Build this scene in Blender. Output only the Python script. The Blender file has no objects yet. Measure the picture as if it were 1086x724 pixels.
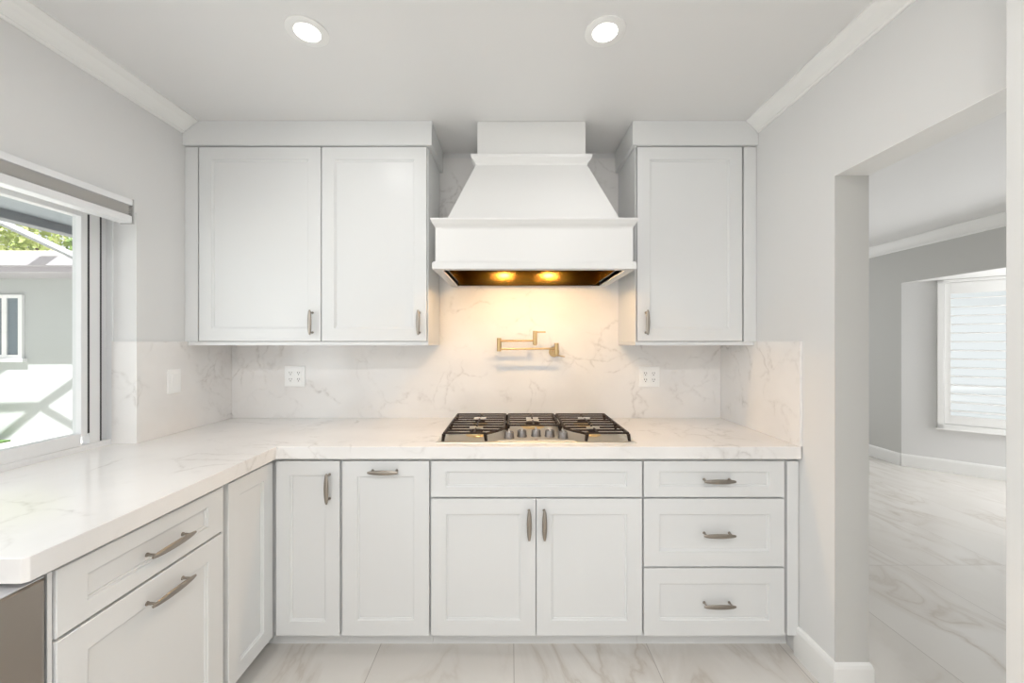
import bpy, bmesh, math, random
from mathutils import Vector, Matrix
random.seed(7)
PI = math.pi
S = bpy.context.scene
C = S.collection

# ------------------------------------------------------------ camera, sky, sun, daylight, fill lights, exposure
CAMZ = 1.361
FPX = 418.5
cam_d = bpy.data.cameras.new('camera'); cam = bpy.data.objects.new('camera', cam_d); C.objects.link(cam)
cam.location = (0, 0, CAMZ); cam.rotation_euler = (PI/2, 0, 0)
cam_d.sensor_width = 36; cam_d.lens = 36*FPX/1086; cam_d.shift_x = 1/1086; cam_d.shift_y = .5/1086
cam_d.clip_start = .02; cam_d.clip_end = 200
S.camera = cam

world = bpy.data.worlds.new('world'); S.world = world; world.use_nodes = True
bg = world.node_tree.nodes['Background']
bg.inputs[0].default_value = (.96, .985, 1, 1); bg.inputs[1].default_value = .9

def light(name, typ, loc, rot, energy, color=(1, 1, 1), **kw):
    d = bpy.data.lights.new(name, typ); d.energy = energy; d.color = color
    for k, v in kw.items(): setattr(d, k, v)
    o = bpy.data.objects.new(name, d); C.objects.link(o); o.location = loc; o.rotation_euler = rot
    return o
# sun: steep, from behind the camera and the left
sun = light('sun', 'SUN', (-8, -8, 12), (0, 0, 0), 11, (1, .98, .96), angle=.009)
sun.rotation_euler = Vector((.10, .44, -.9)).to_track_quat('-Z', 'Y').to_euler()
# added fill lights at unseen openings behind the camera and in the living room
light('fill_behind_camera', 'AREA', (-.2, -3.12, 1.15), (PI/2, 0, 0), 6, (.97, .985, 1), shape='RECTANGLE', size=2.5, size_y=2.0)  # added to brighten the kitchen from behind; no door in view
light('fill_living_right', 'AREA', (4.6, -1.2, 1.3), (0, PI/2, 0), 2.5, (.97, .985, 1), shape='RECTANGLE', size=1.5, size_y=2.0)  # added fill for the left-run fronts, source unseen
light('fill_living_back', 'AREA', (2.9, 6.2, 1.3), (-PI/2, 0, 0), 15, (.98, .99, 1), shape='RECTANGLE', size=1.6, size_y=1.4)  # added to brighten the living room, source unseen
light('fill_bay_front', 'AREA', (5.35, 2.75, 1.25), (0, PI/2, 0), 42, (.98, .99, 1), shape='RECTANGLE', size=1.4, size_y=1.3)  # added fill at the unseen front of the bay
light('daylight_kitchen_window', 'AREA', (-1.90, .66, 1.45), (0, -PI/2, 0), 7, (.94, .97, 1), shape='RECTANGLE', size=.9, size_y=1.0)

S.view_settings.view_transform = 'Standard'; S.view_settings.look = 'None'
S.view_settings.gamma = 1; S.view_settings.exposure = 0.03; S.view_settings.use_curve_mapping = False
cy = S.cycles
cy.use_denoising = True
try: cy.denoiser = 'OPENIMAGEDENOISE'
except Exception: pass
cy.max_bounces = 8; cy.diffuse_bounces = 5; cy.glossy_bounces = 4; cy.transmission_bounces = 4; cy.transparent_max_bounces = 8
cy.caustics_reflective = False; cy.caustics_refractive = False
cy.sample_clamp_indirect = 6

# ------------------------------------------------------------ materials
def mat(name, color, rough=.5, metal=0.0, **kw):
    m = bpy.data.materials.new(name); m.use_nodes = True
    b = m.node_tree.nodes['Principled BSDF']
    b.inputs['Base Color'].default_value = (*color, 1); b.inputs['Roughness'].default_value = rough
    b.inputs['Metallic'].default_value = metal
    for k, v in kw.items(): b.inputs[k].default_value = v
    return m
class N:
    def __init__(s, m): s.m = m; s.nt = m.node_tree; s.b = s.nt.nodes['Principled BSDF']
    def n(s, t, **kw):
        o = s.nt.nodes.new(t)
        for k, v in kw.items(): setattr(o, k, v)
        return o
    def l(s, a, b): s.nt.links.new(a, b)
    def math(s, op, a, b=None):
        o = s.n('ShaderNodeMath', operation=op)
        for i, v in enumerate((a, b)):
            if v is None: continue
            if isinstance(v, (int, float)): o.inputs[i].default_value = v
            else: s.l(v, o.inputs[i])
        return o.outputs[0]
    def ramp(s, f, stops):
        r = s.n('ShaderNodeValToRGB'); e = r.color_ramp.elements
        while len(e) < len(stops): e.new(.5)
        for i, (p, c) in enumerate(stops): e[i].position = p; e[i].color = (*c, 1) if len(c) == 3 else c
        s.l(f, r.inputs[0]); return r.outputs[0]
    def mix(s, f, a, b):
        o = s.n('ShaderNodeMix', data_type='RGBA')
        if isinstance(f, (int, float)): o.inputs[0].default_value = f
        else: s.l(f, o.inputs[0])
        for i, v in ((6, a), (7, b)):
            if isinstance(v, tuple): o.inputs[i].default_value = (*v, 1)
            else: s.l(v, o.inputs[i])
        return o.outputs[2]
def paint(name, col, rough, bump=.0008, scale=350):
    m = mat(name, col, rough); k = N(m)
    g = k.n('ShaderNodeNewGeometry'); t = k.n('ShaderNodeTexNoise'); t.inputs['Scale'].default_value = scale
    k.l(g.outputs['Position'], t.inputs['Vector'])
    bp = k.n('ShaderNodeBump'); bp.inputs['Strength'].default_value = .15; bp.inputs['Distance'].default_value = bump
    k.l(t.outputs[0], bp.inputs['Height']); k.l(bp.outputs[0], k.b.inputs['Normal'])
    return m
M_wall = paint('wall_paint', (.75, .75, .745), .7)
M_ceil = paint('ceiling_paint', (.79, .79, .785), .55)
M_greywall = paint('grey_wall_paint', (.60, .60, .58), .75)
M_trim = paint('trim_paint', (.88, .88, .865), .35, .0002)
M_cab = paint('cabinet_lacquer', (.75, .76, .76), .32, .0002)
M_hood = paint('hood_lacquer', (.765, .765, .755), .35, .0002)
M_plastic = mat('white_plastic', (.94, .94, .93), .3)
M_hole = mat('dark_slot', (.03, .03, .03), .6)
M_rubber = mat('black_gasket', (.05, .05, .055), .6)
M_vinyl = mat('white_vinyl', (.80, .81, .82), .35)
M_blindf = mat('blind_fabric', (.86, .85, .83), .8)
M_cap = mat('grey_end_cap', (.42, .42, .41), .5)
M_iron = mat('cast_iron', (.022, .011, .006), .48, **{'Specular IOR Level': .35})
M_alu = mat('brushed_aluminium', (.72, .70, .67), .35, 1.0)
M_knob = mat('knob_metal', (.26, .24, .23), .42, 1.0)
M_burner = mat('burner_metal', (.90, .72, .44), .5, 1.0)  # metal in a pale gold tone
M_cage = mat('grey_aluminium', (.26, .27, .29), .5)
M_soffit = mat('patio_soffit_paint', (.34, .38, .42), .7)
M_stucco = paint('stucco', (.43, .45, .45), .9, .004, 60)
M_fascia = mat('fascia_grey', (.40, .38, .41), .6)
M_grass = mat('grass', (.10, .20, .05), .9)
M_pave = mat('patio_paver', (.62, .60, .56), .9)
M_bark = mat('bark', (.16, .11, .08), .9)
M_emit = bpy.data.materials.new('lamp_lens'); M_emit.use_nodes = True
_b = M_emit.node_tree.nodes['Principled BSDF']; _b.inputs['Base Color'].default_value = (1, 1, 1, 1)
_b.inputs['Emission Color'].default_value = (1, .97, .92, 1); _b.inputs['Emission Strength'].default_value = 6
M_emitw = M_emit.copy(); M_emitw.name = 'warm_lamp_lens'
_b = M_emitw.node_tree.nodes['Principled BSDF']; _b.inputs['Emission Color'].default_value = (1, .7, .35, 1); _b.inputs['Emission Strength'].default_value = 5

def metal(name, col, rough, axis, strength=.12, aniso=0):
    m = mat(name, col, rough, 1.0); k = N(m)
    tc = k.n('ShaderNodeTexCoord'); mp = k.n('ShaderNodeMapping'); mp.inputs['Scale'].default_value = axis
    t = k.n('ShaderNodeTexNoise'); t.inputs['Scale'].default_value = 1; t.inputs['Detail'].default_value = 3
    k.l(tc.outputs['Object'], mp.inputs[0]); k.l(mp.outputs[0], t.inputs['Vector'])
    v = k.math('MULTIPLY_ADD', t.outputs[0], strength); v.node.inputs[2].default_value = rough - strength/2
    k.l(v, k.b.inputs['Roughness'])
    return m
M_nickel = metal('brushed_nickel', (.36, .325, .285), .34, (600, 40, 600))
M_steel = metal('brushed_steel', (.36, .325, .29), .34, (600, 6, 600), .1)
M_tray = metal('cooktop_steel', (.80, .76, .68), .40, (8, 500, 8), .1)
M_rim = mat('satin_steel_rim', (.70, .70, .72), .55, .4)
M_gold = metal('brushed_gold', (.60, .43, .22), .3, (300, 300, 40), .1)
M_liner = metal('liner_steel_warm_glow', (.36, .235, .06), .17, (5, 400, 400), .08)  # steel tinted golden brown: warm lamp glow put into the colour

_k = N(M_liner); _t = _k.n('ShaderNodeTangent', direction_type='RADIAL', axis='Z'); _k.l(_t.outputs[0], _k.b.inputs['Tangent'])
M_liner.node_tree.nodes['Principled BSDF'].inputs['Anisotropic'].default_value = .7
M_liner.node_tree.nodes['Principled BSDF'].inputs['Anisotropic Rotation'].default_value = .0
def quartz():
    m = mat('veined_quartz', (.84, .83, .81), .12); k = N(m)
    g = k.n('ShaderNodeNewGeometry')
    w = k.n('ShaderNodeTexNoise'); w.inputs['Scale'].default_value = 2.2; w.inputs['Detail'].default_value = 5
    k.l(g.outputs['Position'], w.inputs['Vector'])
    add = k.n('ShaderNodeVectorMath', operation='MULTIPLY_ADD'); add.inputs[1].default_value = (.55,)*3
    k.l(w.outputs['Color'], add.inputs[0]); k.l(g.outputs['Position'], add.inputs[2])
    v = k.n('ShaderNodeTexVoronoi', feature='DISTANCE_TO_EDGE'); v.inputs['Scale'].default_value = 2.1
    k.l(add.outputs[0], v.inputs['Vector'])
    line = k.ramp(v.outputs['Distance'], [(0, (1,)*3), (.007, (.6,)*3), (.03, (0,)*3)])
    n2 = k.n('ShaderNodeTexNoise'); n2.inputs['Scale'].default_value = 5; n2.inputs['Detail'].default_value = 6
    k.l(g.outputs['Position'], n2.inputs['Vector'])
    msk = k.ramp(n2.outputs[0], [(.48, (0,)*3), (.66, (1,)*3)])
    f = k.math('MULTIPLY', line, msk)
    n3 = k.n('ShaderNodeTexNoise'); n3.inputs['Scale'].default_value = 38; n3.inputs['Detail'].default_value = 4
    k.l(g.outputs['Position'], n3.inputs['Vector'])
    brk = k.ramp(n3.outputs[0], [(.4, (.25,)*3), (.6, (1,)*3)])
    f = k.math('MULTIPLY', f, brk); f = k.math('MULTIPLY', f, .55)
    v2 = k.n('ShaderNodeTexVoronoi', feature='DISTANCE_TO_EDGE'); v2.inputs['Scale'].default_value = 6.5
    k.l(add.outputs[0], v2.inputs['Vector'])
    l2 = k.ramp(v2.outputs['Distance'], [(0, (1,)*3), (.02, (.6,)*3), (.09, (0,)*3)])
    n4 = k.n('ShaderNodeTexNoise'); n4.inputs['Scale'].default_value = 3.1; n4.inputs['Detail'].default_value = 7
    k.l(add.outputs[0], n4.inputs['Vector'])
    m2 = k.ramp(n4.outputs[0], [(.50, (0,)*3), (.62, (1,)*3)])
    f2 = k.math('MULTIPLY', k.math('MULTIPLY', k.math('MULTIPLY', l2, m2), brk), .42)
    f = k.math('MAXIMUM', f, f2)
    cl = k.n('ShaderNodeTexNoise'); cl.inputs['Scale'].default_value = 3.5; cl.inputs['Detail'].default_value = 4
    k.l(g.outputs['Position'], cl.inputs['Vector'])
    base = k.mix(k.ramp(cl.outputs[0], [(.4, (0,)*3), (.75, (1,)*3)]), (.86, .845, .83), (.79, .775, .76))
    k.l(k.mix(f, base, (.40, .37, .34)), k.b.inputs['Base Color'])
    return m
M_quartz = quartz()

def marble_floor():
    m = mat('marble_tile', (.7, .68, .65), .16); k = N(m)
    g = k.n('ShaderNodeNewGeometry'); sp = k.n('ShaderNodeSeparateXYZ'); k.l(g.outputs['Position'], sp.inputs[0])
    def cell(o, off, pitch):
        a = k.math('DIVIDE', k.math('SUBTRACT', o, off), pitch)
        fl = k.math('FLOOR', a); fr = k.math('FRACT', a)
        d = k.math('MULTIPLY', k.math('MINIMUM', fr, k.math('SUBTRACT', 1.0, fr)), pitch)
        return fl, d
    fx, dx = cell(sp.outputs[0], .012, .598); fy, dy = cell(sp.outputs[1], .007, 1.2)
    gr = k.math('MINIMUM', dx, dy); grout = k.math('LESS_THAN', gr, .0017)
    cid = k.n('ShaderNodeCombineXYZ'); k.l(fx, cid.inputs[0]); k.l(fy, cid.inputs[1])
    wn = k.n('ShaderNodeTexWhiteNoise', noise_dimensions='3D'); k.l(cid.outputs[0], wn.inputs['Vector'])
    off = k.n('ShaderNodeVectorMath', operation='MULTIPLY_ADD'); off.inputs[1].default_value = (17, 13, 9)
    k.l(wn.outputs['Color'], off.inputs[0]); k.l(g.outputs['Position'], off.inputs[2])
    rot = k.n('ShaderNodeMapping'); rot.inputs['Rotation'].default_value = (0, 0, .62); rot.inputs['Scale'].default_value = (1.9, .75, 1)
    k.l(off.outputs[0], rot.inputs[0])
    n1 = k.n('ShaderNodeTexNoise'); n1.inputs['Scale'].default_value = 1.7; n1.inputs['Detail'].default_value = 7; n1.inputs['Distortion'].default_value = 1.1
    k.l(rot.outputs[0], n1.inputs['Vector'])
    ab = k.math('ABSOLUTE', k.math('SUBTRACT', n1.outputs[0], .5))
    vein = k.ramp(ab, [(0, (1,)*3), (.018, (.45,)*3), (.075, (0,)*3)])
    n2 = k.n('ShaderNodeTexNoise'); n2.inputs['Scale'].default_value = 1.3; n2.inputs['Detail'].default_value = 3
    k.l(off.outputs[0], n2.inputs['Vector'])
    vm = k.math('MULTIPLY', vein, k.ramp(n2.outputs[0], [(.42, (.1,)*3), (.62, (1,)*3)]))
    base = k.mix(n2.outputs[0], (.64, .605, .56), (.77, .75, .72))
    c = k.mix(k.math('MULTIPLY', vm, .55), base, (.43, .36, .29))
    k.l(k.mix(grout, c, (.40, .37, .34)), k.b.inputs['Base Color'])
    rr = k.math('MULTIPLY_ADD', grout, .5); rr.node.inputs[2].default_value = .17; k.l(rr, k.b.inputs['Roughness'])
    return m
M_floor = marble_floor()

def leaf_mat(name, a, b):
    m = mat(name, a, .6); k = N(m)
    g = k.n('ShaderNodeNewGeometry'); t = k.n('ShaderNodeTexNoise'); t.inputs['Scale'].default_value = 3
    k.l(g.outputs['Position'], t.inputs['Vector'])
    k.l(k.mix(k.ramp(t.outputs[0], [(.35, (0,)*3), (.65, (1,)*3)]), a, b), k.b.inputs['Base Color'])
    return m
M_leaf = leaf_mat('leaves_green', (.16, .26, .06), (.34, .42, .12))
M_leaf2 = leaf_mat('leaves_light', (.30, .38, .10), (.52, .56, .22))
def shingle():
    m = mat('roof_shingle', (.5, .46, .42), .9); k = N(m)
    g = k.n('ShaderNodeNewGeometry'); b = k.n('ShaderNodeTexBrick'); b.inputs['Scale'].default_value = 3
    b.inputs['Color1'].default_value = (.52, .48, .44, 1); b.inputs['Color2'].default_value = (.62, .58, .53, 1); b.inputs['Mortar'].default_value = (.36, .33, .31, 1)
    k.l(g.outputs['Position'], b.inputs['Vector']); k.l(b.outputs['Color'], k.b.inputs['Base Color'])
    return m
M_roof = shingle()
def glass():
    m = bpy.data.materials.new('window_glass'); m.use_nodes = True; nt = m.node_tree; nt.nodes.clear()
    o = nt.nodes.new('ShaderNodeOutputMaterial'); mx = nt.nodes.new('ShaderNodeMixShader')
    t = nt.nodes.new('ShaderNodeBsdfTransparent'); t.inputs[0].default_value = (.97, .985, .98, 1)
    g = nt.nodes.new('ShaderNodeBsdfGlossy'); g.inputs['Roughness'].default_value = .02
    mx.inputs[0].default_value = .05
    nt.links.new(t.outputs[0], mx.inputs[1]); nt.links.new(g.outputs[0], mx.inputs[2]); nt.links.new(mx.outputs[0], o.inputs[0])
    return m
M_glass = glass()
M_darkglass = mat('dark_window_glass', (.16, .20, .23), .08)

# ------------------------------------------------------------ mesh helpers
def box(bm, x0, x1, y0, y1, z0, z1, bevel=0, seg=2):
    x0, x1 = min(x0, x1), max(x0, x1); y0, y1 = min(y0, y1), max(y0, y1); z0, z1 = min(z0, z1), max(z0, z1)
    r = bmesh.ops.create_cube(bm, size=1)
    vs = r['verts']
    for v in vs: v.co = Vector(((x0+x1)/2 + v.co.x*(x1-x0), (y0+y1)/2 + v.co.y*(y1-y0), (z0+z1)/2 + v.co.z*(z1-z0)))
    if bevel:
        es = list({e for v in vs for e in v.link_edges})
        bmesh.ops.bevel(bm, geom=es, offset=bevel, segments=seg, affect='EDGES', profile=.5)
def prism(bm, pts, a, b, axis='z', bevel=0):
    """polygon pts extruded between a and b along axis; pts in the other two coordinates (in x,y,z order)"""
    def P(p, t): return {'z': (p[0], p[1], t), 'x': (t, p[0], p[1]), 'y': (p[0], t, p[1])}[axis]
    lo = [bm.verts.new(P(p, a)) for p in pts]; hi = [bm.verts.new(P(p, b)) for p in pts]
    fs = [bm.faces.new(lo), bm.faces.new(hi)]
    for i in range(len(pts)):
        j = (i+1) % len(pts); fs.append(bm.faces.new((lo[i], lo[j], hi[j], hi[i])))
    bmesh.ops.recalc_face_normals(bm, faces=fs)
    if bevel:
        bmesh.ops.bevel(bm, geom=list({e for f in fs for e in f.edges}), offset=bevel, segments=2, affect='EDGES', profile=.5)
def cyl(bm, p0, p1, r0, r1=None, n=24, caps=True):
    r1 = r0 if r1 is None else r1
    p0, p1 = Vector(p0), Vector(p1); d = (p1-p0)
    q = d.to_track_quat('Z', 'Y')
    mt = Matrix.Translation((p0+p1)/2) @ q.to_matrix().to_4x4()
    bmesh.ops.create_cone(bm, cap_ends=caps, segments=n, radius1=r0, radius2=r1, depth=d.length, matrix=mt)
def lathe(bm, prof, cx=0, cy=0, n=40):
    rings = []
    for r, z in prof:
        rings.append([bm.verts.new((cx + r*math.cos(2*PI*i/n), cy + r*math.sin(2*PI*i/n), z)) for i in range(n)])
    for a, b in zip(rings, rings[1:]):
        for i in range(n):
            j = (i+1) % n; bm.faces.new((a[i], a[j], b[j], b[i]))
    if prof[0][0] > 1e-4 and prof[0][0] < .2: bm.faces.new(rings[0][::-1])
    bm.faces.new(rings[-1])
def tube(bm, pts, r, n=12):
    """tube along a path with rounded corners between points"""
    path = [Vector(p) for p in pts]
    rings = []
    for i, p in enumerate(path):
        d = (path[min(i+1, len(path)-1)] - path[max(i-1, 0)]).normalized()
        up = Vector((0, 0, 1)) if abs(d.z) < .9 else Vector((1, 0, 0))
        u = d.cross(up).normalized(); v = d.cross(u)
        rr = r if not isinstance(r, (list, tuple)) else r[i]
        rings.append([bm.verts.new(p + (u*math.cos(2*PI*k/n) + v*math.sin(2*PI*k/n))*rr) for k in range(n)])
    for a, b in zip(rings, rings[1:]):
        for k in range(n): bm.faces.new((a[k], a[(k+1) % n], b[(k+1) % n], b[k]))
    bm.faces.new(rings[0][::-1]); bm.faces.new(rings[-1])
def smooth(o, ang=35):
    me = o.data
    for p in me.polygons: p.use_smooth = True
    try: me.set_sharp_from_angle(angle=math.radians(ang))
    except Exception: pass
def obj(name, bm, m, parent=None, sm=False, loc=None):
    bmesh.ops.recalc_face_normals(bm, faces=bm.faces[:])
    me = bpy.data.meshes.new(name); bm.to_mesh(me); bm.free(); me.materials.append(m)
    o = bpy.data.objects.new(name, me); C.objects.link(o)
    if parent: o.parent = parent
    if loc: o.location = loc
    if sm: smooth(o)
    return o
def tag(o, label, cat, group=None, kind=None):
    o['label'] = label; o['category'] = cat
    if group: o['group'] = group
    if kind: o['kind'] = kind
    return o
def thing(name, label, cat, loc=(0, 0, 0), rotz=0, group=None):
    o = bpy.data.objects.new(name, None); C.objects.link(o); o.empty_display_size = .1
    o.location = loc; o.rotation_euler = (0, 0, rotz)
    return tag(o, label, cat, group)
def struct(name, bm, m, parent=None, sm=False):
    o = obj(name, bm, m, parent, sm)
    if parent is None: o['kind'] = 'structure'
    return o
def B(*boxes, bevel=0):
    bm = bmesh.new()
    for b in boxes: box(bm, *b, bevel=bevel)
    return bm

# ------------------------------------------------------------ room shell
XL, XR, YB, ZC = -1.655, 1.245, 2.332, 2.475
XR2 = 1.372            # living-room side of the partition
YS = -3.0
struct('floor', B((-1.80, 6.0, YS-.15, 6.15, -.1, 0)), M_floor)
struct('ceiling', B((-1.80, 6.0, YS-.15, 6.15, ZC, ZC+.1)), M_ceil)
struct('wall_back', B((-1.80, XR, YB, YB+.14, 0, ZC)), M_wall)
# left wall with window opening  Y .20..1.744, z .862..1.93
WY0, WY1, WZ0, WZ1 = .10, 1.744, .860, 1.93
struct('wall_left', B((-1.80, XL, WY1, YB, 0, ZC), (-1.80, XL, YS, WY0, 0, ZC), (-1.80, XL, WY0, WY1, 0, WZ0), (-1.80, XL, WY0, WY1, WZ1, ZC)), M_wall)
# partition to the living room: far part, header over the passage, near part
JY = 1.519; HZ = 2.0016
struct('wall_right', B((XR, XR2, JY, 6.0, 0, ZC), (XR, XR2, .20, JY, HZ, ZC), (XR, XR2, -.5, .20, 0, ZC), (XR, XR2, YS, -2.6, 0, ZC), (XR, XR2, -2.6, -.5, 2.15, ZC)), M_wall)
struct('wall_near', B((1.19, XR2, -.50, .950, 0, ZC), bevel=.003), M_hood)
struct('trim_4', B((XR, XR2, .20, JY, HZ-.002, HZ)), M_trim)
struct('wall_jamb', B((XR, XR2+.002, JY-.004, JY, 0, HZ-.002), (XR2, XR2+.002, JY, 6.0, 0, ZC)), M_greywall)  # jamb and living side in a darker grey than the kitchen side
# unseen rear wall, with an opening added to let in light
struct('wall_front', B((-1.80, -1.5, YS-.15, YS, 0, ZC), (1.1, 4.45, YS-.15, YS, 0, ZC),
                       (-1.5, 1.1, YS-.15, YS, 2.2, ZC)), M_wall)
# living room walls: back, the straight wall with the bay recess
XW = 4.30; BY1 = 4.347; ZS = 2.012
struct('wall_living_back', B((XR2, 2.1, 6.0, 6.15, 0, ZC), (3.7, 4.45, 6.0, 6.15, 0, ZC), (2.1, 3.7, 6.0, 6.15, 0, .6), (2.1, 3.7, 6.0, 6.15, 2.0, ZC)), M_greywall)
BYN = 1.25
struct('wall_living_right', B((XW, XW+.15, BY1, 6.0, 0, ZC), (XW, XW+.15, YS, -2.2, 0, ZC), (XW, XW+.15, -.2, BYN, 0, ZC), (XW, XW+.15, -2.2, -.2, 0, .5), (XW, XW+.15, -2.2, -.2, 2.05, ZC), (XW, XW+.15, BYN, BY1, ZS, ZC)), M_greywall)
# bay: angled wall from (4.30,4.347) heading (+.56,-.485), front wall, second angled wall
ang = Vector((.56, -.485)).normalized(); nrm = Vector((ang.y, -ang.x))   # outward? fixed below
if nrm.x < 0: nrm = -nrm
P0 = Vector((XW, BY1))
def bayseg(bm, s0, s1, z0, z1, t=.12):
    a = P0+ang*s0; b = P0+ang*s1
    prism(bm, [a, b, b+nrm*t, a+nrm*t], z0, z1)
BL = 1.5
SW0, SW1, SZ0, SZ1 = .312, 1.36, .505, 1.985     # shutter window opening along the angled wall
bm = bmesh.new()
bayseg(bm, 0, SW0, 0, ZS+.1); bayseg(bm, SW1, BL, 0, ZS+.1); bayseg(bm, SW0, SW1, 0, SZ0); bayseg(bm, SW0, SW1, SZ1, ZS+.1)
struct('wall_bay_angled', bm, M_wall)
PE = P0+ang*BL
bm = bmesh.new()
box(bm, PE.x, PE.x+.12, BYN+.81, PE.y, 0, .5); box(bm, PE.x, PE.x+.12, BYN+.81, PE.y, 1.985, ZS+.1)
prism(bm, [(XW, BYN), (PE.x, BYN+.81), (PE.x+.12, BYN+.81), (XW+.12, BYN-.06)], 0, ZS+.1)
struct('wall_bay', bm, M_wall)
bm = bmesh.new(); prism(bm, [(XW+.15, BY1-.13), (PE.x, PE.y), (PE.x, BYN+.81), (XW+.15, BYN+.13)], ZS, ZS+.1)
bpts = [(XW+.0, BY1), (XW, BYN), (PE.x, BYN+.81), (PE.x, PE.y)]
bm.free(); bm = bmesh.new(); prism(bm, [(XW+.002, BY1-.001), (PE.x, PE.y), (PE.x, BYN+.81), (XW+.002, BYN+.001)], ZS-.004, ZS+.05)
struct('ceiling_bay', bm, M_trim)

# crown mouldings, profile (distance from wall, drop from ceiling)
def crown_prof(h, w):
    return [(0, 0), (w, 0), (w, -.007), (w*.93, -.010), (w*.86, -.014), (w*.66, -h*.36), (w*.46, -h*.60), (w*.26, -h*.78), (w*.17, -h*.84), (w*.17, -h*.92), (w*.10, -h), (0, -h)]
def crown(name, x, sgn, y0, y1, h, w):
    bm = bmesh.new(); prism(bm, [(x + sgn*a, ZC + b) for a, b in crown_prof(h, w)], y0, y1, 'y')
    o = struct(name, bm, M_trim); return o
crown('trim_1', XL, 1, YS, 1.984, .064, .082)
crown('trim_2', XR, -1, .950, 1.984, .064, .062)
crown('trim_3', XW, -1, YS, 6.0, .11, .09)
# baseboards: tall, with an eased top
def bprof(t=.014, h=.134): return [(0, 0), (t, 0), (t, h-.022), (t*.75, h-.010), (t*.35, h-.002), (0, h)]
bm = bmesh.new()
rows = []
for (px_, py_), (mx, my) in (((XR, 1.72), (-1, 0)), ((XR, JY), (-1, -1)), ((XR2, JY), (1, -1)), ((XR2, 5.98), (1, 0))):
    rows.append([bm.verts.new((px_+mx*a, py_+my*a, b)) for a, b in bprof()])
for u, v in zip(rows, rows[1:]):
    for i in range(len(u)): bm.faces.new((u[i], u[(i+1) % len(u)], v[(i+1) % len(u)], v[i]))
bm.faces.new(rows[0]); bm.faces.new(rows[-1])
struct('baseboard_right', bm, M_trim)
bm = bmesh.new()
prism(bm, [(XW - a, b) for a, b in bprof()], BY1, 6.0, 'y')
a0 = P0; a1 = P0+ang*BL
vs = []
for e in (a0, a1):
    vs.append([bm.verts.new((e.x - nrm.x*a, e.y - nrm.y*a, b)) for a, b in bprof()])
n_ = len(vs[0])
for i in range(n_): bm.faces.new((vs[0][i], vs[0][(i+1) % n_], vs[1][(i+1) % n_], vs[1][i]))
bm.faces.new(vs[0]); bm.faces.new(vs[1])
struct('baseboard_living', bm, M_trim)

# ------------------------------------------------------------ kitchen window (white vinyl slider in the left wall)
win = struct('window_1', B((-1.80, -1.755, WY0, WY1, WZ0, .936), (-1.80, -1.755, WY0, WY1, 1.905, WZ1), (-1.80, -1.755, 1.737, WY1, .936, 1.905), (-1.80, -1.755, WY0, .14, .936, 1.905),
                          bevel=.001), M_vinyl)
XG = -1.775
obj('side_channel', B((-1.80, -1.782, 1.70, 1.737, .936, 1.905)), M_vinyl, win)
obj('gasket', B((-1.800, -1.7675, 1.697, 1.7035, .936, 1.905), (-1.800, -1.7675, 1.6405, 1.655, .98, 1.893)), M_rubber, win)
obj('fixed_stile', B((-1.80, -1.768, 1.655, 1.697, .936, 1.905), bevel=.001), M_vinyl, win)
obj('sash_frame', B((-1.797, -1.760, 1.615, 1.6405, .975, 1.895), (-1.797, -1.760, .14, .18, .975, 1.895), (-1.797, -1.760, .18, 1.615, .936, .985), (-1.797, -1.760, .18, 1.615, 1.875, 1.905), bevel=.002), M_vinyl, win)
obj('window_pane', B((-1.783, -1.779, .17, 1.62, .975, 1.885)), M_glass, win)

# raised pleated blind under a headrail, mounted on the wall over the window
bl = thing('window_blind', 'white raised pleated blind stacked up at the top of the kitchen window', 'blind', (XL, 1.67, 1.862))
BX = .055
obj('headrail', B((.002, BX, -1.60, 0, .074, .100), bevel=.003), M_vinyl, bl)
bm = bmesh.new()
for i in range(6):
    z = .032 + i*.0069
    prism(bm, [(.006, z), (BX-.024, z), (BX-.002, z+.0034), (BX-.024, z+.0064), (.006, z+.0064)], -1.595, -.006, 'y')
obj('pleats', bm, M_blindf, bl)
obj('bottom_rail', B((.002, BX, -1.60, -.002, 0, .031), bevel=.004), M_vinyl, bl)
obj('end_cap', B((.000, BX+.002, 0, .004, -.002, .102), bevel=.001), M_cap, bl)

# ------------------------------------------------------------ outdoors
def ext(o): return o
struct('ground_outside', B((-30, -1.80, -8, 30, -.25, -.10)), M_pave)
o = obj('lawn', B((-14, -7.35, 4.9, 5.80, -.10, -.075)), M_grass); tag(o, 'strip of green lawn at the foot of the neighbouring white wall', 'grass', kind='stuff')
struct('ceiling_patio', B((-3.46, -1.80, -3, 5.86, 2.27, 2.33)), M_soffit)
pb = tag(obj('patio_beam', B((-3.56, -3.46, -3, 5.86, 2.205, 2.35), bevel=.006), M_cage), 'grey aluminium beam along the outer edge of the patio ceiling', 'beam')
# neighbouring wing with low hip roof
YW = 5.87
hs = thing('house_wing', 'white stucco house wing with low shingle roof across the patio', 'house', (-8, YW, -.1))
obj('wall', B((-6, 6.2, 0, 6, 0, 2.43)), M_stucco, hs)
bm = bmesh.new(); prism(bm, [(-.55, 2.62), (2.6, 3.42), (6.6, 2.4), (6.6, 2.3), (-.55, 2.50)], -6.6, 6.2, 'x')
obj('roof', bm, M_roof, hs)
obj('fascia', B((-6.6, 6.2, -.56, -.50, 2.40, 2.56), (-6.6, 6.2, -.66, -.56, 2.47, 2.60), (-6.6, 6.2, -.5, 0, 2.40, 2.43), bevel=.006), M_fascia, hs)
w = obj('window', B((-.55, .76, -.03, .0, 1.22, 1.27), (-.55, .76, -.03, 0, 2.11, 2.16), (-.55, -.50, -.03, 0, 1.27, 2.11), (.70, .76, -.03, 0, 1.27, 2.11), (.46, .53, -.03, 0, 1.27, 2.11), (-.60, .80, -.06, 0, 1.17, 1.22)), M_vinyl, hs)
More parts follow.
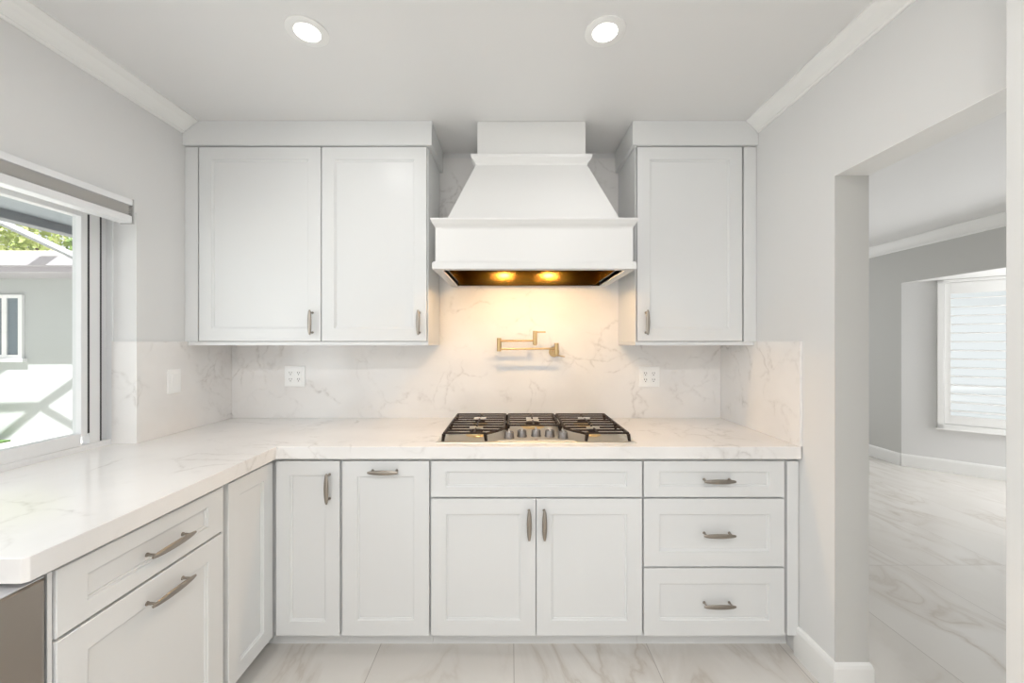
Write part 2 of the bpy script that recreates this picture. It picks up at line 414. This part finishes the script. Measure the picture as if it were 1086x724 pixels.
obj('pane', B((-.50, .72, -.012, -.004, 1.25, 2.13)), M_darkglass, w)
# pool-cage aluminium members
cg = thing('screen_enclosure', 'grey aluminium screen enclosure frame with a diagonal brace over the patio', 'enclosure', (-5, 4.4, -.1))
obj('post', B((.66, .74, -.04, .04, 0, 3.12), bevel=.004), M_cage, cg)
obj('post', B((-4.04, -3.96, -.04, .04, 0, 3.12), bevel=.004), M_cage, cg)
def bar(bm, a, b, r=.035):
    a, b = Vector(a), Vector(b); cyl(bm, a, b, r*1.1, n=4)
bm = bmesh.new(); bar(bm, (-1.5, 0, 3.18), (.70, 0, 2.15)); obj('diagonal_brace', bm, M_cage, cg)
bm = bmesh.new()
for a, b in (((-4.0, .17, 3.1), (-2.3, .20, 3.1)), ((-2.3, .20, 3.1), (-.5, .77, 3.1)), ((-2.3, .20, 3.1), (.7, -.72, 3.1)), ((-2.3, .20, 3.1), (-4.0, -.42, 3.1)), ((-1.9, .75, 3.1), (-4.0, .12, 3.1))):
    bar(bm, a, b, .032)
obj('roof_beam', bm, M_cage, cg)
def tree(label, x, y, r, h, m, seed, n=2600):
    rnd = random.Random(seed)
    t = thing('tree', label, 'tree', (x, y, -.1), 0, 'trees behind the neighbouring roof')
    bm = bmesh.new(); tube(bm, [(0, 0, 0), (.1, 0, h*.4), (-.05, .1, h*.75), (0, 0, h)], [.16, .13, .10, .05]); obj('trunk', bm, M_bark, t, True)
    bm = bmesh.new()
    blobs = [(Vector((rnd.uniform(-1, 1)*r*.7, rnd.uniform(-1, 1)*r*.5, h+rnd.uniform(-.5, .6)*r)), r*rnd.uniform(.35, .6)) for _ in range(9)]
    for i in range(n):
        c, q = rnd.choice(blobs)
        d = Vector((rnd.gauss(0, 1), rnd.gauss(0, 1), rnd.gauss(0, 1))).normalized()*q*rnd.uniform(.6, 1)
        p = c+d; u = Vector((rnd.gauss(0, 1), rnd.gauss(0, 1), rnd.gauss(0, 1))).normalized()*.11; v = u.cross(Vector((rnd.gauss(0, 1), rnd.gauss(0, 1), rnd.gauss(0, 1)))).normalized()*.055
        bm.faces.new([bm.verts.new(p+u), bm.verts.new(p+v), bm.verts.new(p-u), bm.verts.new(p-v)])
    me = bpy.data.meshes.new('foliage'); bm.to_mesh(me); bm.free(); me.materials.append(m)
    o = bpy.data.objects.new('foliage', me); C.objects.link(o); o.parent = t
tree('leafy yellow-green tree at the left above the neighbouring roof', -16.2, 13.5, 2.2, 5.0, M_leaf2, 1)
tree('smaller leafy green tree to the right behind the diagonal brace', -13.4, 14.0, 1.35, 4.6, M_leaf, 2)

# ------------------------------------------------------------ handles and shaker fronts (local frame: front faces -Y)
_handle_me = {}
def handle(parent, x, z, L=.135, vertical=False, name='handle'):
    key = (L, vertical)
    if key not in _handle_me:
        bm = bmesh.new(); n = 14; rings = []; k = 12
        for i in range(n+1):
            t = i/n; s = t*2-1
            w = .0052 + .0052*(1-abs(s)**2.2)          # half height of the leaf-shaped bar
            d = .0036 + .0012*(1-s*s)
            y = -.030 - .002*(1-s*s)
            if i in (0, n): w *= .75; d *= .75
            rings.append([bm.verts.new((s*L/2, y + d*math.cos(2*PI*j/k), w*math.sin(2*PI*j/k))) for j in range(k)])
        for a, b in zip(rings, rings[1:]):
            for j in range(k): bm.faces.new((a[j], a[(j+1) % k], b[(j+1) % k], b[j]))
        bm.faces.new(rings[0]); bm.faces.new(rings[-1])
        for s in (-1, 1):
            cyl(bm, (s*L*.40, 0, 0), (s*L*.40, -.030, 0), .0040, .0034, 12)
            cyl(bm, (s*L*.40, 0, 0), (s*L*.40, -.003, 0), .0062, .0055, 16)
        if vertical: bmesh.ops.rotate(bm, verts=bm.verts, cent=(0, 0, 0), matrix=Matrix.Rotation(PI/2, 3, 'Y'))
        bmesh.ops.recalc_face_normals(bm, faces=bm.faces[:])
        me = bpy.data.meshes.new('handle'); bm.to_mesh(me); bm.free(); me.materials.append(M_nickel)
        _handle_me[key] = me
    o = bpy.data.objects.new(name, _handle_me[key]); C.objects.link(o); o.parent = parent
    o.location = (x, 0, z); smooth(o, 50); o['label'] = 'brushed nickel bar handle'
    return o
def shaker(name, parent, x0, x1, z0, z1, fw=.071, fh=None, t=.02, y=0, m=None):
    fh = fw if fh is None else fh
    bm = bmesh.new()
    rec = .010; bv = .006; e = .0015
    def ring(ix, iz, yy): return [bm.verts.new(p) for p in ((x0+ix, yy, z0+iz), (x1-ix, yy, z0+iz), (x1-ix, yy, z1-iz), (x0+ix, yy, z1-iz))]
    rs = [ring(0, 0, y+t), ring(0, 0, y+e), ring(e, e, y), ring(fw-bv, fh-bv, y), ring(fw-bv+.002, fh-bv+.002, y+rec*.5), ring(fw+.001, fh+.001, y+rec*.62), ring(fw+.002, fh+.002, y+rec)]
    for a, b in zip(rs, rs[1:]):
        for i in range(4): bm.faces.new((a[i], a[(i+1) % 4], b[(i+1) % 4], b[i]))
    bm.faces.new(rs[0]); bm.faces.new(rs[-1])
    return obj(name, bm, m or M_cab, parent)

DT, ZTOP, ZBOT = .846, .860, .093
YF = 1.704                       # front plane of the back-run doors
XF = -1.025                      # front plane of the left-run doors
def body(parent, x0, x1, depth=.602, y0=.022, toe=True):
    obj('body', B((x0, x1, y0, depth, ZBOT, ZTOP)), M_cab, parent)
    if toe: obj('toe_kick', B((x0, x1, .078, .094, 0, ZBOT)), M_cab, parent)
# corner cabinet (L shaped, two doors meeting in the inner corner)
cc = thing('corner_cabinet', 'white corner base cabinet with two narrow doors meeting in the inner corner', 'cabinet', (XF, YF, 0))
bm = bmesh.new(); ox, oy = XF, YF
prism(bm, [(-.735-ox, 2.318-oy), (-.735-ox, .022), (-.022, .022), (-.022, 1.418-oy), (-1.63-ox, 1.418-oy), (-1.63-ox, 2.318-oy)], ZBOT, ZTOP)
obj('body', bm, M_cab, cc)
bm = bmesh.new(); prism(bm, [(-.735-ox, .094), (-.735-ox, .078), (-.078, .078), (-.078, 1.418-oy), (-.094, 1.418-oy), (-.094, .094)], 0, ZBOT)
obj('toe_kick', bm, M_cab, cc)
d = shaker('door', cc, .010, .284, ZBOT, DT, .066)
handle(d, (349.5-542)*.004072+1.025, .737, .130, True)
# the door on the left run: built facing +X
def shaker_x(name, parent, y0, y1, z0, z1, fw=.071, fh=None, loc=(0, 0, 0)):
    o = shaker(name, parent, y0, y1, z0, z1, fw, fh); o.rotation_euler = (0, 0, PI/2); o.location = loc; return o
dx = shaker_x('door', cc, 1.432-oy, -.006, ZBOT, DT, .066)
# pull-out cabinet
tc = thing('pull_out_cabinet', 'white base cabinet with one tall pull-out front and horizontal handle on top', 'cabinet', (-.735, YF, 0))
body(tc, .001, .384)
d = shaker('door', tc, .006, .381, ZBOT, DT)
handle(d, (408-542)*.004072+.735, .806, .130)
# cooktop base cabinet
kc = thing('cooktop_cabinet', 'white base cabinet with false front and two doors under the cooktop', 'cabinet', (-.350, YF, 0))
body(kc, 0, .919)
shaker('false_front', kc, .004, .916, .691, DT, .071, .050)
d = shaker('door', kc, .004, .4565, ZBOT, .683); handle(d, (561-542)*.004072+.350, .582, .130, True)
d = shaker('door', kc, .4595, .916, ZBOT, .683); handle(d, (577-542)*.004072+.350, .582, .130, True)
# drawer stack
dc = thing('drawer_cabinet', 'white base cabinet with three stacked drawers at the right end', 'cabinet', (.570, YF, 0))
body(dc, 0, .672)
for z0, z1, fh, hz in ((.691, DT, .050, .768), (.391, .683, .071, .530), (ZBOT, .383, .071, .232)):
    d = shaker('drawer', dc, .004, .611, z0, z1, .071, fh)
    handle(d, (760-542)*.004072-.570, hz if fh < .06 else (.537 if z0 > .3 else .237), .135)
obj('filler_panel', B((.624, .672, .001, .022, ZBOT, DT), bevel=.001), M_cab, dc)
# left-run drawer cabinet: local x = world Y
lc = thing('drawer_cabinet', 'white base cabinet with shallow drawer over deep front, below the window counter', 'cabinet', (XF, .876, 0), PI/2)
obj('body', B((.0, .540, .022, .602, ZBOT, ZTOP)), M_cab, lc); obj('toe_kick', B((0, .540, .078, .094, 0, ZBOT)), M_cab, lc)
d = shaker('drawer', lc, .014, .526, .691, DT, .071, .050); handle(d, .295, .762, .150)
d = shaker('drawer', lc, .014, .526, ZBOT, .683); handle(d, .295, .625, .150)
obj('filler_panel', B((.529, .541, .008, .022, ZBOT, DT), bevel=.001), M_cab, lc); obj('filler_panel', B((.001, .011, .006, .022, .0931, DT), bevel=.001), M_cab, lc)
# sink cabinet + apron sink
sc = thing('sink_cabinet', 'white base cabinet below the steel apron sink', 'cabinet', (XF, .030, 0), PI/2)
obj('body', B((0, .845, .022, .602, ZBOT, .585)), M_cab, sc); obj('toe_kick', B((0, .845, .078, .094, 0, ZBOT)), M_cab, sc)
shaker('door', sc, .004, .420, ZBOT, .58); shaker('door', sc, .424, .841, ZBOT, .58)
sk = thing('apron_sink', 'brushed stainless steel apron-front sink at the near end of the counter', 'sink', (XF, .030, .59), PI/2)
bm = bmesh.new()
# basin shell: local x 0..0.842 , y 0(front)..0.50 , z 0..0.252
def rring(x0, x1, y0, y1, z, r, k=6):
    pts = []
    for cx, cy_, a0_ in ((x1-r, y0+r, -PI/2), (x1-r, y1-r, 0), (x0+r, y1-r, PI/2), (x0+r, y0+r, PI)):
        for i in range(k+1):
            a = a0_ + PI/2*i/k; pts.append((cx+r*math.cos(a), cy_+r*math.sin(a), z))
    return [bm.verts.new(p) for p in pts]
W_, D_, H_ = .843, .50, .252
rr_ = [rring(0, W_, 0, D_, 0, .012), rring(0, W_, 0, D_, H_-.004, .012), rring(.003, W_-.003, .003, D_-.003, H_, .012), rring(.022, W_-.075, .075, D_-.022, H_, .015), rring(.025, W_-.078, .078, D_-.025, H_-.004, .015), rring(.035, W_-.088, .088, D_-.03, .03, .02), rring(.07, W_-.12, .12, D_-.07, .018, .02)]
for a, b in zip(rr_, rr_[1:]):
    for i in range(len(a)): bm.faces.new((a[i], a[(i+1) % len(a)], b[(i+1) % len(a)], b[i]))
bm.faces.new(rr_[0]); bm.faces.new(rr_[-1])
bas = obj('basin', bm, M_steel, sk)
obj('rim', B((.003, W_-.003, .004, .072, H_+.0002, H_+.003), (W_-.072, W_-.003, .0722, D_-.01, H_+.0002, H_+.003), bevel=.0008), M_rim, sk)

# ------------------------------------------------------------ countertop (L, mitred edge) with sink cut-out
bm = bmesh.new()
prism(bm, [(1.239, 1.684), (1.239, 2.331), (-1.654, 2.331), (-1.654, 1.742), (-1.7545, 1.742), (-1.7545, .13), (-1.654, .13), (-1.654, -.60), (-1.003, -.60), (-1.003, .085),
           (-1.50, .085), (-1.50, .8145), (-1.012, .8145), (-1.003, .823), (-1.003, 1.684)], .861, .914, 'z', .002)
ct = tag(obj('countertop', bm, M_quartz), 'white veined quartz countertop running in an L under window and cooktop', 'countertop')

# backsplash slabs
bm = bmesh.new()
prism(bm, [(-1.642, .9145), (1.232, .9145), (1.232, 1.343), (.632, 1.343), (.632, 2.440), (-.42, 2.440), (-.42, 1.343), (-1.642, 1.343)], 2.320, 2.3315, 'y')
tag(obj('backsplash', bm, M_quartz), 'white veined quartz backsplash on the back wall behind cooktop and hood', 'backsplash')
tag(obj('backsplash', B((1.233, 1.2445, 1.684, 2.331, .9145, 1.363), bevel=.0008), M_quartz), 'short white quartz backsplash on the right wall at the counter end', 'backsplash')
bm = bmesh.new(); prism(bm, [(-1.643, 2.331), (-1.643, 1.732), (-1.7535, 1.732), (-1.7535, 1.7435), (-1.6545, 1.7435), (-1.6545, 2.331)], .9145, 1.363)
tag(obj('backsplash', bm, M_quartz), 'white quartz backsplash on the left wall turning into the window recess', 'backsplash')

# ------------------------------------------------------------ upper cabinets
YU = 2.0; UZ0, UZ1 = 1.363, 2.353
def top_filler(parent, x0, x1, side):
    # wraps front and the hood-side of the cabinet, slightly proud
    b = [(x0, x1, -.014, .010, UZ1, ZC-.001)]
    if side > 0: b.append((x1-.024, x1, .010, .318, UZ1, ZC-.001))
    else: b.append((x0, x0+.024, .010, .318, UZ1, ZC-.001))
    obj('top_filler', B(*b), M_cab, parent)
uc = thing('wall_cabinet', 'wide white double-door wall cabinet left of the range hood', 'cabinet', (0, YU, 0))
obj('body', B((-1.654, -.424, .022, .330, UZ0, UZ1)), M_cab, uc)
obj('light_rail', B((-1.640, -.420, .004, .318, 1.344, UZ0-.001)), M_cab, uc)
obj('filler_panel', B((-1.654, -1.589, .001, .022, UZ0, UZ1-.003), bevel=.001), M_cab, uc)
obj('side_panel', B((-.4238, -.420, .002, .318, UZ0, UZ1)), M_cab, uc)
top_filler(uc, -1.654, -.400, 1)
d = shaker('door', uc, -1.582, -.965, UZ0+.002, UZ1-.004, .070); handle(d, -1.006, 1.459, .125, True)
d = shaker('door', uc, -.960, -.428, UZ0+.002, UZ1-.004, .070); handle(d, -.465, 1.459, .125, True)
ur = thing('wall_cabinet', 'narrow white single-door wall cabinet right of the range hood', 'cabinet', (0, YU, 0))
obj('body', B((.634, 1.244, .022, .330, UZ0, UZ1)), M_cab, ur)
obj('light_rail', B((.630, 1.232, .004, .318, 1.344, UZ0-.001)), M_cab, ur)
obj('filler_panel', B((1.181, 1.244, .001, .022, UZ0, UZ1-.003), bevel=.001), M_cab, ur)
obj('side_panel', B((.630, .6338, .002, .318, UZ0, UZ1)), M_cab, ur)
top_filler(ur, .612, 1.244, -1)
d = shaker('door', ur, .640, 1.172, UZ0+.002, UZ1-.004, .070); handle(d, .683, 1.459, .125, True)

# ------------------------------------------------------------ range hood
HX = .103; HB = 2.3185
hd = thing('range_hood', 'white tapered range hood with mouldings and warm-lit underside', 'range hood', (HX, HB, 1.684))
def hz(z): return z-1.684
def frust(bm, r0, r1):
    """r = (half width, front y (world), z) ; back plane at HB"""
    def ring(r): return [bm.verts.new(p) for p in ((-r[0], r[1]-HB, hz(r[2])), (r[0], r[1]-HB, hz(r[2])), (r[0], 0, hz(r[2])), (-r[0], 0, hz(r[2])))]
    a, b = ring(r0), ring(r1)
    for i in range(4): bm.faces.new((a[i], a[(i+1) % 4], b[(i+1) % 4], b[i]))
    bm.faces.new(a); bm.faces.new(b)
def sweep(bm, prof):
    """moulding: prof list of (half width, front y, z), wrapped around three sides, closed at top and bottom"""
    rs = []
    for r in prof: rs.append([bm.verts.new(p) for p in ((-r[0], 0, hz(r[2])), (-r[0], r[1]-HB, hz(r[2])), (r[0], r[1]-HB, hz(r[2])), (r[0], 0, hz(r[2])))])
    for a, b in zip(rs, rs[1:]):
        for i in range(4): bm.faces.new((a[i], a[(i+1) % 4], b[(i+1) % 4], b[i]))
    bm.faces.new(rs[0]); bm.faces.new(rs[-1])
bm = bmesh.new(); frust(bm, (.273, 1.993, 2.29), (.273, 1.993, ZC-.001)); obj('chimney', bm, M_hood, hd)
bm = bmesh.new(); sweep(bm, [(.281, 1.990, 2.252), (.283, 1.988, 2.262), (.290, 1.982, 2.270), (.302, 1.972, 2.286), (.304, 1.970, 2.300)])
obj('collar_moulding', bm, M_hood, hd)
bm = bmesh.new(); frust(bm, (.404, 1.795, 1.900), (.281, 1.993, 2.254)); obj('canopy', bm, M_hood, hd)
bm = bmesh.new(); sweep(bm, [(.440, 1.757, 1.866), (.442, 1.755, 1.874), (.450, 1.746, 1.884), (.459, 1.736, 1.900), (.460, 1.735, 1.907)])
obj('ledge_moulding', bm, M_hood, hd)
t = .028; w = .440; fy = 1.757
obj('apron', B((-w, w, fy-HB, fy+t-HB, hz(1.690), hz(1.870)), (-w, -w+t, fy+t-HB, 0, hz(1.690), hz(1.870)), (w-t, w, fy+t-HB, 0, hz(1.690), hz(1.870)), (-w+t, w-t, -.02, 0, hz(1.700), hz(1.870)), (-w+t, w-t, fy+t-HB, -.02, hz(1.86), hz(1.870))), M_hood, hd)
w2 = .452; f2 = 1.743
obj('bottom_moulding', B((-w2, w2, f2-HB, f2+.040-HB, 0, .028), (-w2, -w2+.040, f2+.040-HB, 0, 0, .028), (w2-.040, w2, f2+.040-HB, 0, 0, .028), (-w2+.004, w2-.004, f2+.004-HB, f2+.012-HB, .028, .034), bevel=.0015), M_hood, hd)
# liner: deep folded-steel box open at the bottom
lx, lf, lb, lh = .411, f2+.041-HB, -.0205, .150
bm = bmesh.new(); tt = .0015
box(bm, -lx, lx, lf, lb, lh, lh+tt); box(bm, -lx, lx, lb-tt, lb, .004, lh); box(bm, -lx, lx, lf, lf+tt, .029, lh)
box(bm, -lx, -lx+tt, lf+tt, lb-tt, .029, lh); box(bm, lx-tt, lx, lf+tt, lb-tt, .029, lh)
ln = obj('liner', bm, M_liner, hd); ln['label'] = 'steel liner under the hood, warm lamp glow put into its colour'
for sx in (-.15, .15):
    LY = 1.92
    bm = bmesh.new(); cyl(bm, (sx, LY-HB, .150), (sx, LY-HB, .140), .030, .034, 28); f = obj('hood_lamp', bm, M_alu, hd, True)
    bm = bmesh.new(); cyl(bm, (sx, LY-HB, .1405), (sx, LY-HB, .1375), .024, .022, 28); obj('lens', bm, M_emitw, f)
    L = light('hood_spot', 'SPOT', (HX+sx, LY, 1.684+.132), (0, 0, 0), 10.5, (1, .63, .30), spot_size=math.radians(164), spot_blend=.6, shadow_soft_size=.016)
    L.rotation_euler = Vector((0, .12, -1)).to_track_quat('-Z', 'Y').to_euler()

# ------------------------------------------------------------ recessed ceiling lights
def downlight(x, y, label):
    t = thing('ceiling_light', label, 'light', (x, y, ZC), 0, 'recessed ceiling lights')
    bm = bmesh.new(); lathe(bm, [(.072, 0), (.072, -.004), (.068, -.006), (.044, -.005), (.040, -.001), (.030, -.0008)]); obj('trim_ring', bm, M_trim, t, True)
    bm = bmesh.new(); lathe(bm, [(.043, -.0055), (.040, -.0035), (.02, -.0030)][::-1]); obj('lens', bm, M_emit, t, True)
    light('ceiling_lamp_or_fill', 'AREA', (x, y, ZC-.012), (0, 0, 0), 1.7, (1, .98, .96), shape='DISK', size=.09)
downlight(-.731, 1.416, 'round recessed ceiling light on the left, in front of the double-door cabinet')
downlight(.337, 1.416, 'round recessed ceiling light on the right, in front of the hood')
for x, y in ((-.731, -.5), (.337, -.5), (-.731, -2.0), (.337, -2.0)):
    light('ceiling_lamp_or_fill', 'AREA', (x, y, ZC-.012), (0, 0, 0), 13.5, (1, .98, .96), shape='DISK', size=.09)  # added fill lights, unseen behind the camera, without fixtures

# ------------------------------------------------------------ outlets and switch
def outlet(x, z, label):
    t = thing('outlet', label, 'outlet', (x, 2.320, z), 0, 'double outlets on the backsplash')
    obj('cover_plate', B((-.060, .060, -.007, 0, -.060, .060), bevel=.002), M_plastic, t)
    for sx in (-.0235, .0235):
        r = obj('receptacle', B((sx-.017, sx+.017, -.0095, -.004, -.035, .035), bevel=.001), M_plastic, t)
        bm = bmesh.new()
        for sz in (-.019, .019):
            for dx_ in (-.006, .006): box(bm, sx+dx_-.0012, sx+dx_+.0012, -.0102, -.007, sz-.001, sz+.008)
            cyl(bm, (sx, -.0102, sz-.008), (sx, -.007, sz-.008), .0028, n=12)
        obj('slots', bm, M_hole, r)
outlet(-1.268, 1.160, 'white double outlet on the backsplash left of the cooktop')
outlet(.811, 1.157, 'white double outlet on the backsplash right of the cooktop')
sw = thing('light_switch', 'white rocker switch on the left wall backsplash near the window', 'switch', (-1.643, 1.921, 1.170), PI/2)
obj('cover_plate', B((-.037, .037, -.006, 0, -.059, .059), bevel=.002), M_plastic, sw)
bm = bmesh.new(); prism(bm, [(-.0065, .034), (-.0105, .033), (-.0075, 0), (-.0055, -.033), (-.004, -.034), (-.004, .034)], -.0165, .0165, 'x')
obj('rocker', bm, M_plastic, sw)

# ------------------------------------------------------------ pot filler
pf = thing('pot_filler', 'brushed gold folding pot filler mounted on the wall above the cooktop', 'faucet', (.253, 2.320, 1.303))
py = -.075
K = .005376
def LX(px): return (px-542)*K - .253 + .002
bm = bmesh.new(); cyl(bm, (0, 0, 0), (0, -.010, 0), .031, .029, 36); cyl(bm, (0, -.008, 0), (0, -.026, 0), .020, .018, 28); obj('wall_flange', bm, M_gold, pf, True)
bm = bmesh.new(); cyl(bm, (0, -.02, 0), (0, py, 0), .011, n=24); cyl(bm, (0.006, py, -.012), (0.006, py, .052), .0125, n=28); obj('valve_body', bm, M_gold, pf, True)
bm = bmesh.new(); tube(bm, [(.012, py, -.024+.005), (.03, py, -.022), (.052, py, -.026)], [.004, .003, .0028]); cyl(bm, (.004, py, -.016), (.016, py, -.02), .005, n=16); obj('valve_lever', bm, M_gold, pf, True)
zl = 1.361-(369.5-362.5)*K-1.303; zu = 1.361-(361.3-362.5)*K-1.303
xj = LX(529); xo = LX(567)
bm = bmesh.new(); cyl(bm, (0.006, py, zl), (xj, py, zl-.003), .0058, n=20); obj('lower_arm', bm, M_gold, pf, True)
bm = bmesh.new(); cyl(bm, (xj, py, zl-.016), (xj, py, zu+.016), .0125, n=28); obj('elbow_joint', bm, M_gold, pf, True)
bm = bmesh.new(); cyl(bm, (xj, py, zu-.001), (xo, py, zu+.001), .0058, n=20); obj('upper_arm', bm, M_gold, pf, True)
bm = bmesh.new(); cyl(bm, (xo, py, zu-.022), (xo, py, zu+.056), .0125, n=28); cyl(bm, (xo, py-.001, zu-.027), (xo, py-.001, zu-.020), .0085, n=20); obj('spout', bm, M_gold, pf, True)
bm = bmesh.new(); cyl(bm, (xo, py, zu+.050), (xo+.060, py, zu+.050), .0042, n=16); obj('spout_lever', bm, M_gold, pf, True)

# ------------------------------------------------------------ gas cooktop
CX = .112; CY0, CY1 = 1.735, 2.250; ZT = .9145
ck = thing('gas_cooktop', 'stainless steel five-burner gas cooktop set into the counter below the hood', 'cooktop', (CX, 0, ZT))
bm = bmesh.new()
hw = .442
def rect(ix, z): return [bm.verts.new(p) for p in ((-hw+ix, CY0+ix, z), (hw-ix, CY0+ix, z), (hw-ix, CY1-ix, z), (-hw+ix, CY1-ix, z))]
rs = [rect(0, 0), rect(.001, .003), rect(.010, .006), rect(.016, .006), rect(.022, .003), rect(.06, .003)]
for a, b in zip(rs, rs[1:]):
    for i in range(4): bm.faces.new((a[i], a[(i+1) % 4], b[(i+1) % 4], b[i]))
bm.faces.new(rs[0]); bm.faces.new(rs[-1])
obj('tray', bm, M_tray, ck)
# raised control island in front centre
bm = bmesh.new(); prism(bm, [(-.175, CY0+.022), (.175, CY0+.022), (.135, CY0+.175), (-.135, CY0+.175)], .003, .0085, 'z', .0015); obj('control_panel', bm, M_tray, ck)
GZ = .044
def grate(x0, x1, y0, y1, nb, clip=0, hub=None):
    """clip: +1 front right corner cut back, -1 front left corner cut back"""
    bm = bmesh.new(); h = .008; wd = .0040
    def bx_(a, b, c, d_, z0=GZ-h, z1=GZ): box(bm, a, b, c, d_, z0, z1, bevel=.0015, seg=1)
    for i in range(nb):
        y = y0 + (y1-y0)*i/(nb-1)
        a, b = x0, x1
        if clip and i < 2:
            s = (.085, .035)[i]
            if clip > 0: b -= s
            else: a += s
        if hub and any(abs(y-hy) < .042 for hy in hub) and 0 < i < nb-1:
            xm = (a+b)/2
            bx_(a, xm-.032, y-wd, y+wd); bx_(xm+.032, b, y-wd, y+wd)
        else: bx_(a, b, y-wd, y+wd)
    s1 = y0 + (y1-y0)*2/(nb-1)
    bx_(x0-.001, x0+.009, s1 if clip < 0 else y0, y1, GZ-.014, GZ); bx_(x1-.009, x1+.001, s1 if clip > 0 else y0, y1, GZ-.014, GZ)
    if clip:
        xs = [x1-.085, x1-.035, x1] if clip > 0 else [x0+.085, x0+.035, x0]
        ys = [y0, y0+(y1-y0)/(nb-1), s1]
        for k in range(2): tube(bm, [(xs[k], ys[k], GZ-.007), (xs[k+1], ys[k+1], GZ-.007)], .006, 6)
    # splayed feet
    feet = [(x0, y1), (x1, y1), (x0 + (.085 if clip < 0 else 0), y0), (x1 - (.085 if clip > 0 else 0), y0), (x0, (y0+y1)/2), (x1, (y0+y1)/2)]
    for fx_, fy_ in feet:
        sx = .006 if fx_ > (x0+x1)/2 else -.006
        cyl(bm, (fx_+sx*.3, fy_, .004), (fx_-sx*.5, fy_, GZ-.008), .0065, .0085, 8)
    # centre rib front to back
    xm = (x0+x1)/2
    hubs = sorted(hub or [])
    ys = [y0] + [v for hy in hubs for v in (hy-.030, hy+.030)] + [y1]
    for k in range(0, len(ys), 2):
        if ys[k+1]-ys[k] > .01: bx_(xm-wd, xm+wd, ys[k], ys[k+1])
    g = obj('grate', bm, M_iron, ck); g['label'] = 'black cast iron grate'
    return g
G0, G1 = 1.762, 2.226
grate(-.415, -.140, G0, G1, 9, 1, (1.885, 2.12))
grate(-.128, .128, 1.93, G1, 6, 0, (2.07,))
grate(.140, .415, G0, G1, 9, -1, (1.885, 2.12))
def burner(x, y, r):
    bm = bmesh.new(); lathe(bm, [(r*1.5, .0035), (r*1.35, .007), (r*1.05, .009), (r*1.02, .019), (r*.9, .020), (r*.3, .020)], x, y, 32)
    b = obj('burner', bm, M_burner, ck, True)
    bm = bmesh.new(); lathe(bm, [(r*.92, .020), (r*.95, .0225), (r*.85, .0265), (r*.3, .0275)], x, y, 32); obj('burner_cap', bm, M_iron, b, True)
for x, y, r in ((-.2775, 1.885, .034), (-.2775, 2.12, .028), (0, 2.07, .042), (.2775, 1.885, .026), (.2775, 2.12, .036)): burner(x, y, r)
for px, yy in ((540, 1.800), (553.5, 1.832), (568.5, 1.838), (583, 1.832), (597, 1.800)):
    x = (px-542)*yy/FPX - CX
    bm = bmesh.new(); lathe(bm, [(.0235, .0085), (.0235, .013), (.0220, .0145), (.0205, .035), (.0185, .038), (.005, .038)], x, yy, 28)
    kb = obj('knob', bm, M_knob, ck, True)
    bm = bmesh.new(); box(bm, x-.004, x+.004, yy-.020, yy+.020, .038, .047, bevel=.0015, seg=1); obj('grip', bm, M_alu, kb)

obj('badge', B((-.007, .007, CY0+.026, CY0+.034, .0085, .0093)), mat('badge_red', (.30, .10, .10), .4), ck)

# ------------------------------------------------------------ plantation shutter window in the bay
def bp(s, off, z): v = P0+ang*s-nrm*off; return (v.x, v.y, z)
sh = bpy.data.objects.new('window_2', None); C.objects.link(sh); sh.location = bp(SW0, 0, SZ0); sh['kind'] = 'structure'
rz = math.atan2(ang.y, ang.x); sh.rotation_euler = (0, 0, rz)
# local: x along the wall, +y = outward? determine sign so that local -y faces the room
Wd, Hd = SW1-SW0, SZ1-SZ0
sgn = 1 if Vector((math.cos(rz+PI/2), math.sin(rz+PI/2))).dot(nrm) > 0 else -1
def LB(*bs, bevel=.002):
    return B(*[(x0, x1, sgn*y0, sgn*y1, z0, z1) for x0, x1, y0, y1, z0, z1 in bs], bevel=bevel)
obj('window_frame', LB((-.045, .0, -.045, -.001, -.045, Hd+.02), (Wd, Wd+.045, -.045, -.001, -.045, Hd+.02), (-.045, Wd+.045, -.045, -.001, -.045, 0), (-.045, Wd+.045, -.045, -.001, Hd-.01, Hd+.02),
                       (-.055, Wd+.055, -.055, -.001, -.055, -.043),
                       (0, .02, 0, .11, 0, Hd), (Wd-.02, Wd, 0, .11, 0, Hd), (.02, Wd-.02, 0, .11, 0, .02), (.02, Wd-.02, 0, .11, Hd-.03, Hd)), M_trim, sh)
pw = Wd/2
for k in (0, 1):
    a = k*pw+.004; b = (k+1)*pw-.004
    p = obj('shutter_panel', LB((a, a+.048, -.028, -.003, .005, Hd-.012), (b-.048, b, -.028, -.003, .005, Hd-.012), (a+.048, b-.048, -.028, -.003, .005, .095), (a+.048, b-.048, -.028, -.003, Hd-.125, Hd-.012)), M_trim, sh)
    nl = 14; z0, z1 = .10, Hd-.13
    for i in range(nl):
        z = z0 + (i+.5)*(z1-z0)/nl
        bm = bmesh.new(); a_ = math.radians(6)
        box(bm, a+.050, b-.050, -.033, .033, -.005, .005, bevel=.003)
        bmesh.ops.rotate(bm, verts=bm.verts, cent=(0, 0, 0), matrix=Matrix.Rotation(a_*sgn, 3, 'X'))
        bmesh.ops.translate(bm, verts=bm.verts, vec=(0, sgn*-.010, z))
        obj('louver', bm, M_trim, p)
obj('window_pane', LB((.02, Wd-.02, .085, .090, .02, Hd-.03), bevel=0), M_glass, sh)
obj('sash_bar', LB((Wd/2-.02, Wd/2+.02, .07, .105, .02, Hd-.03), (.02, .06, .07, .105, .02, Hd-.03), bevel=.002), M_vinyl, sh)
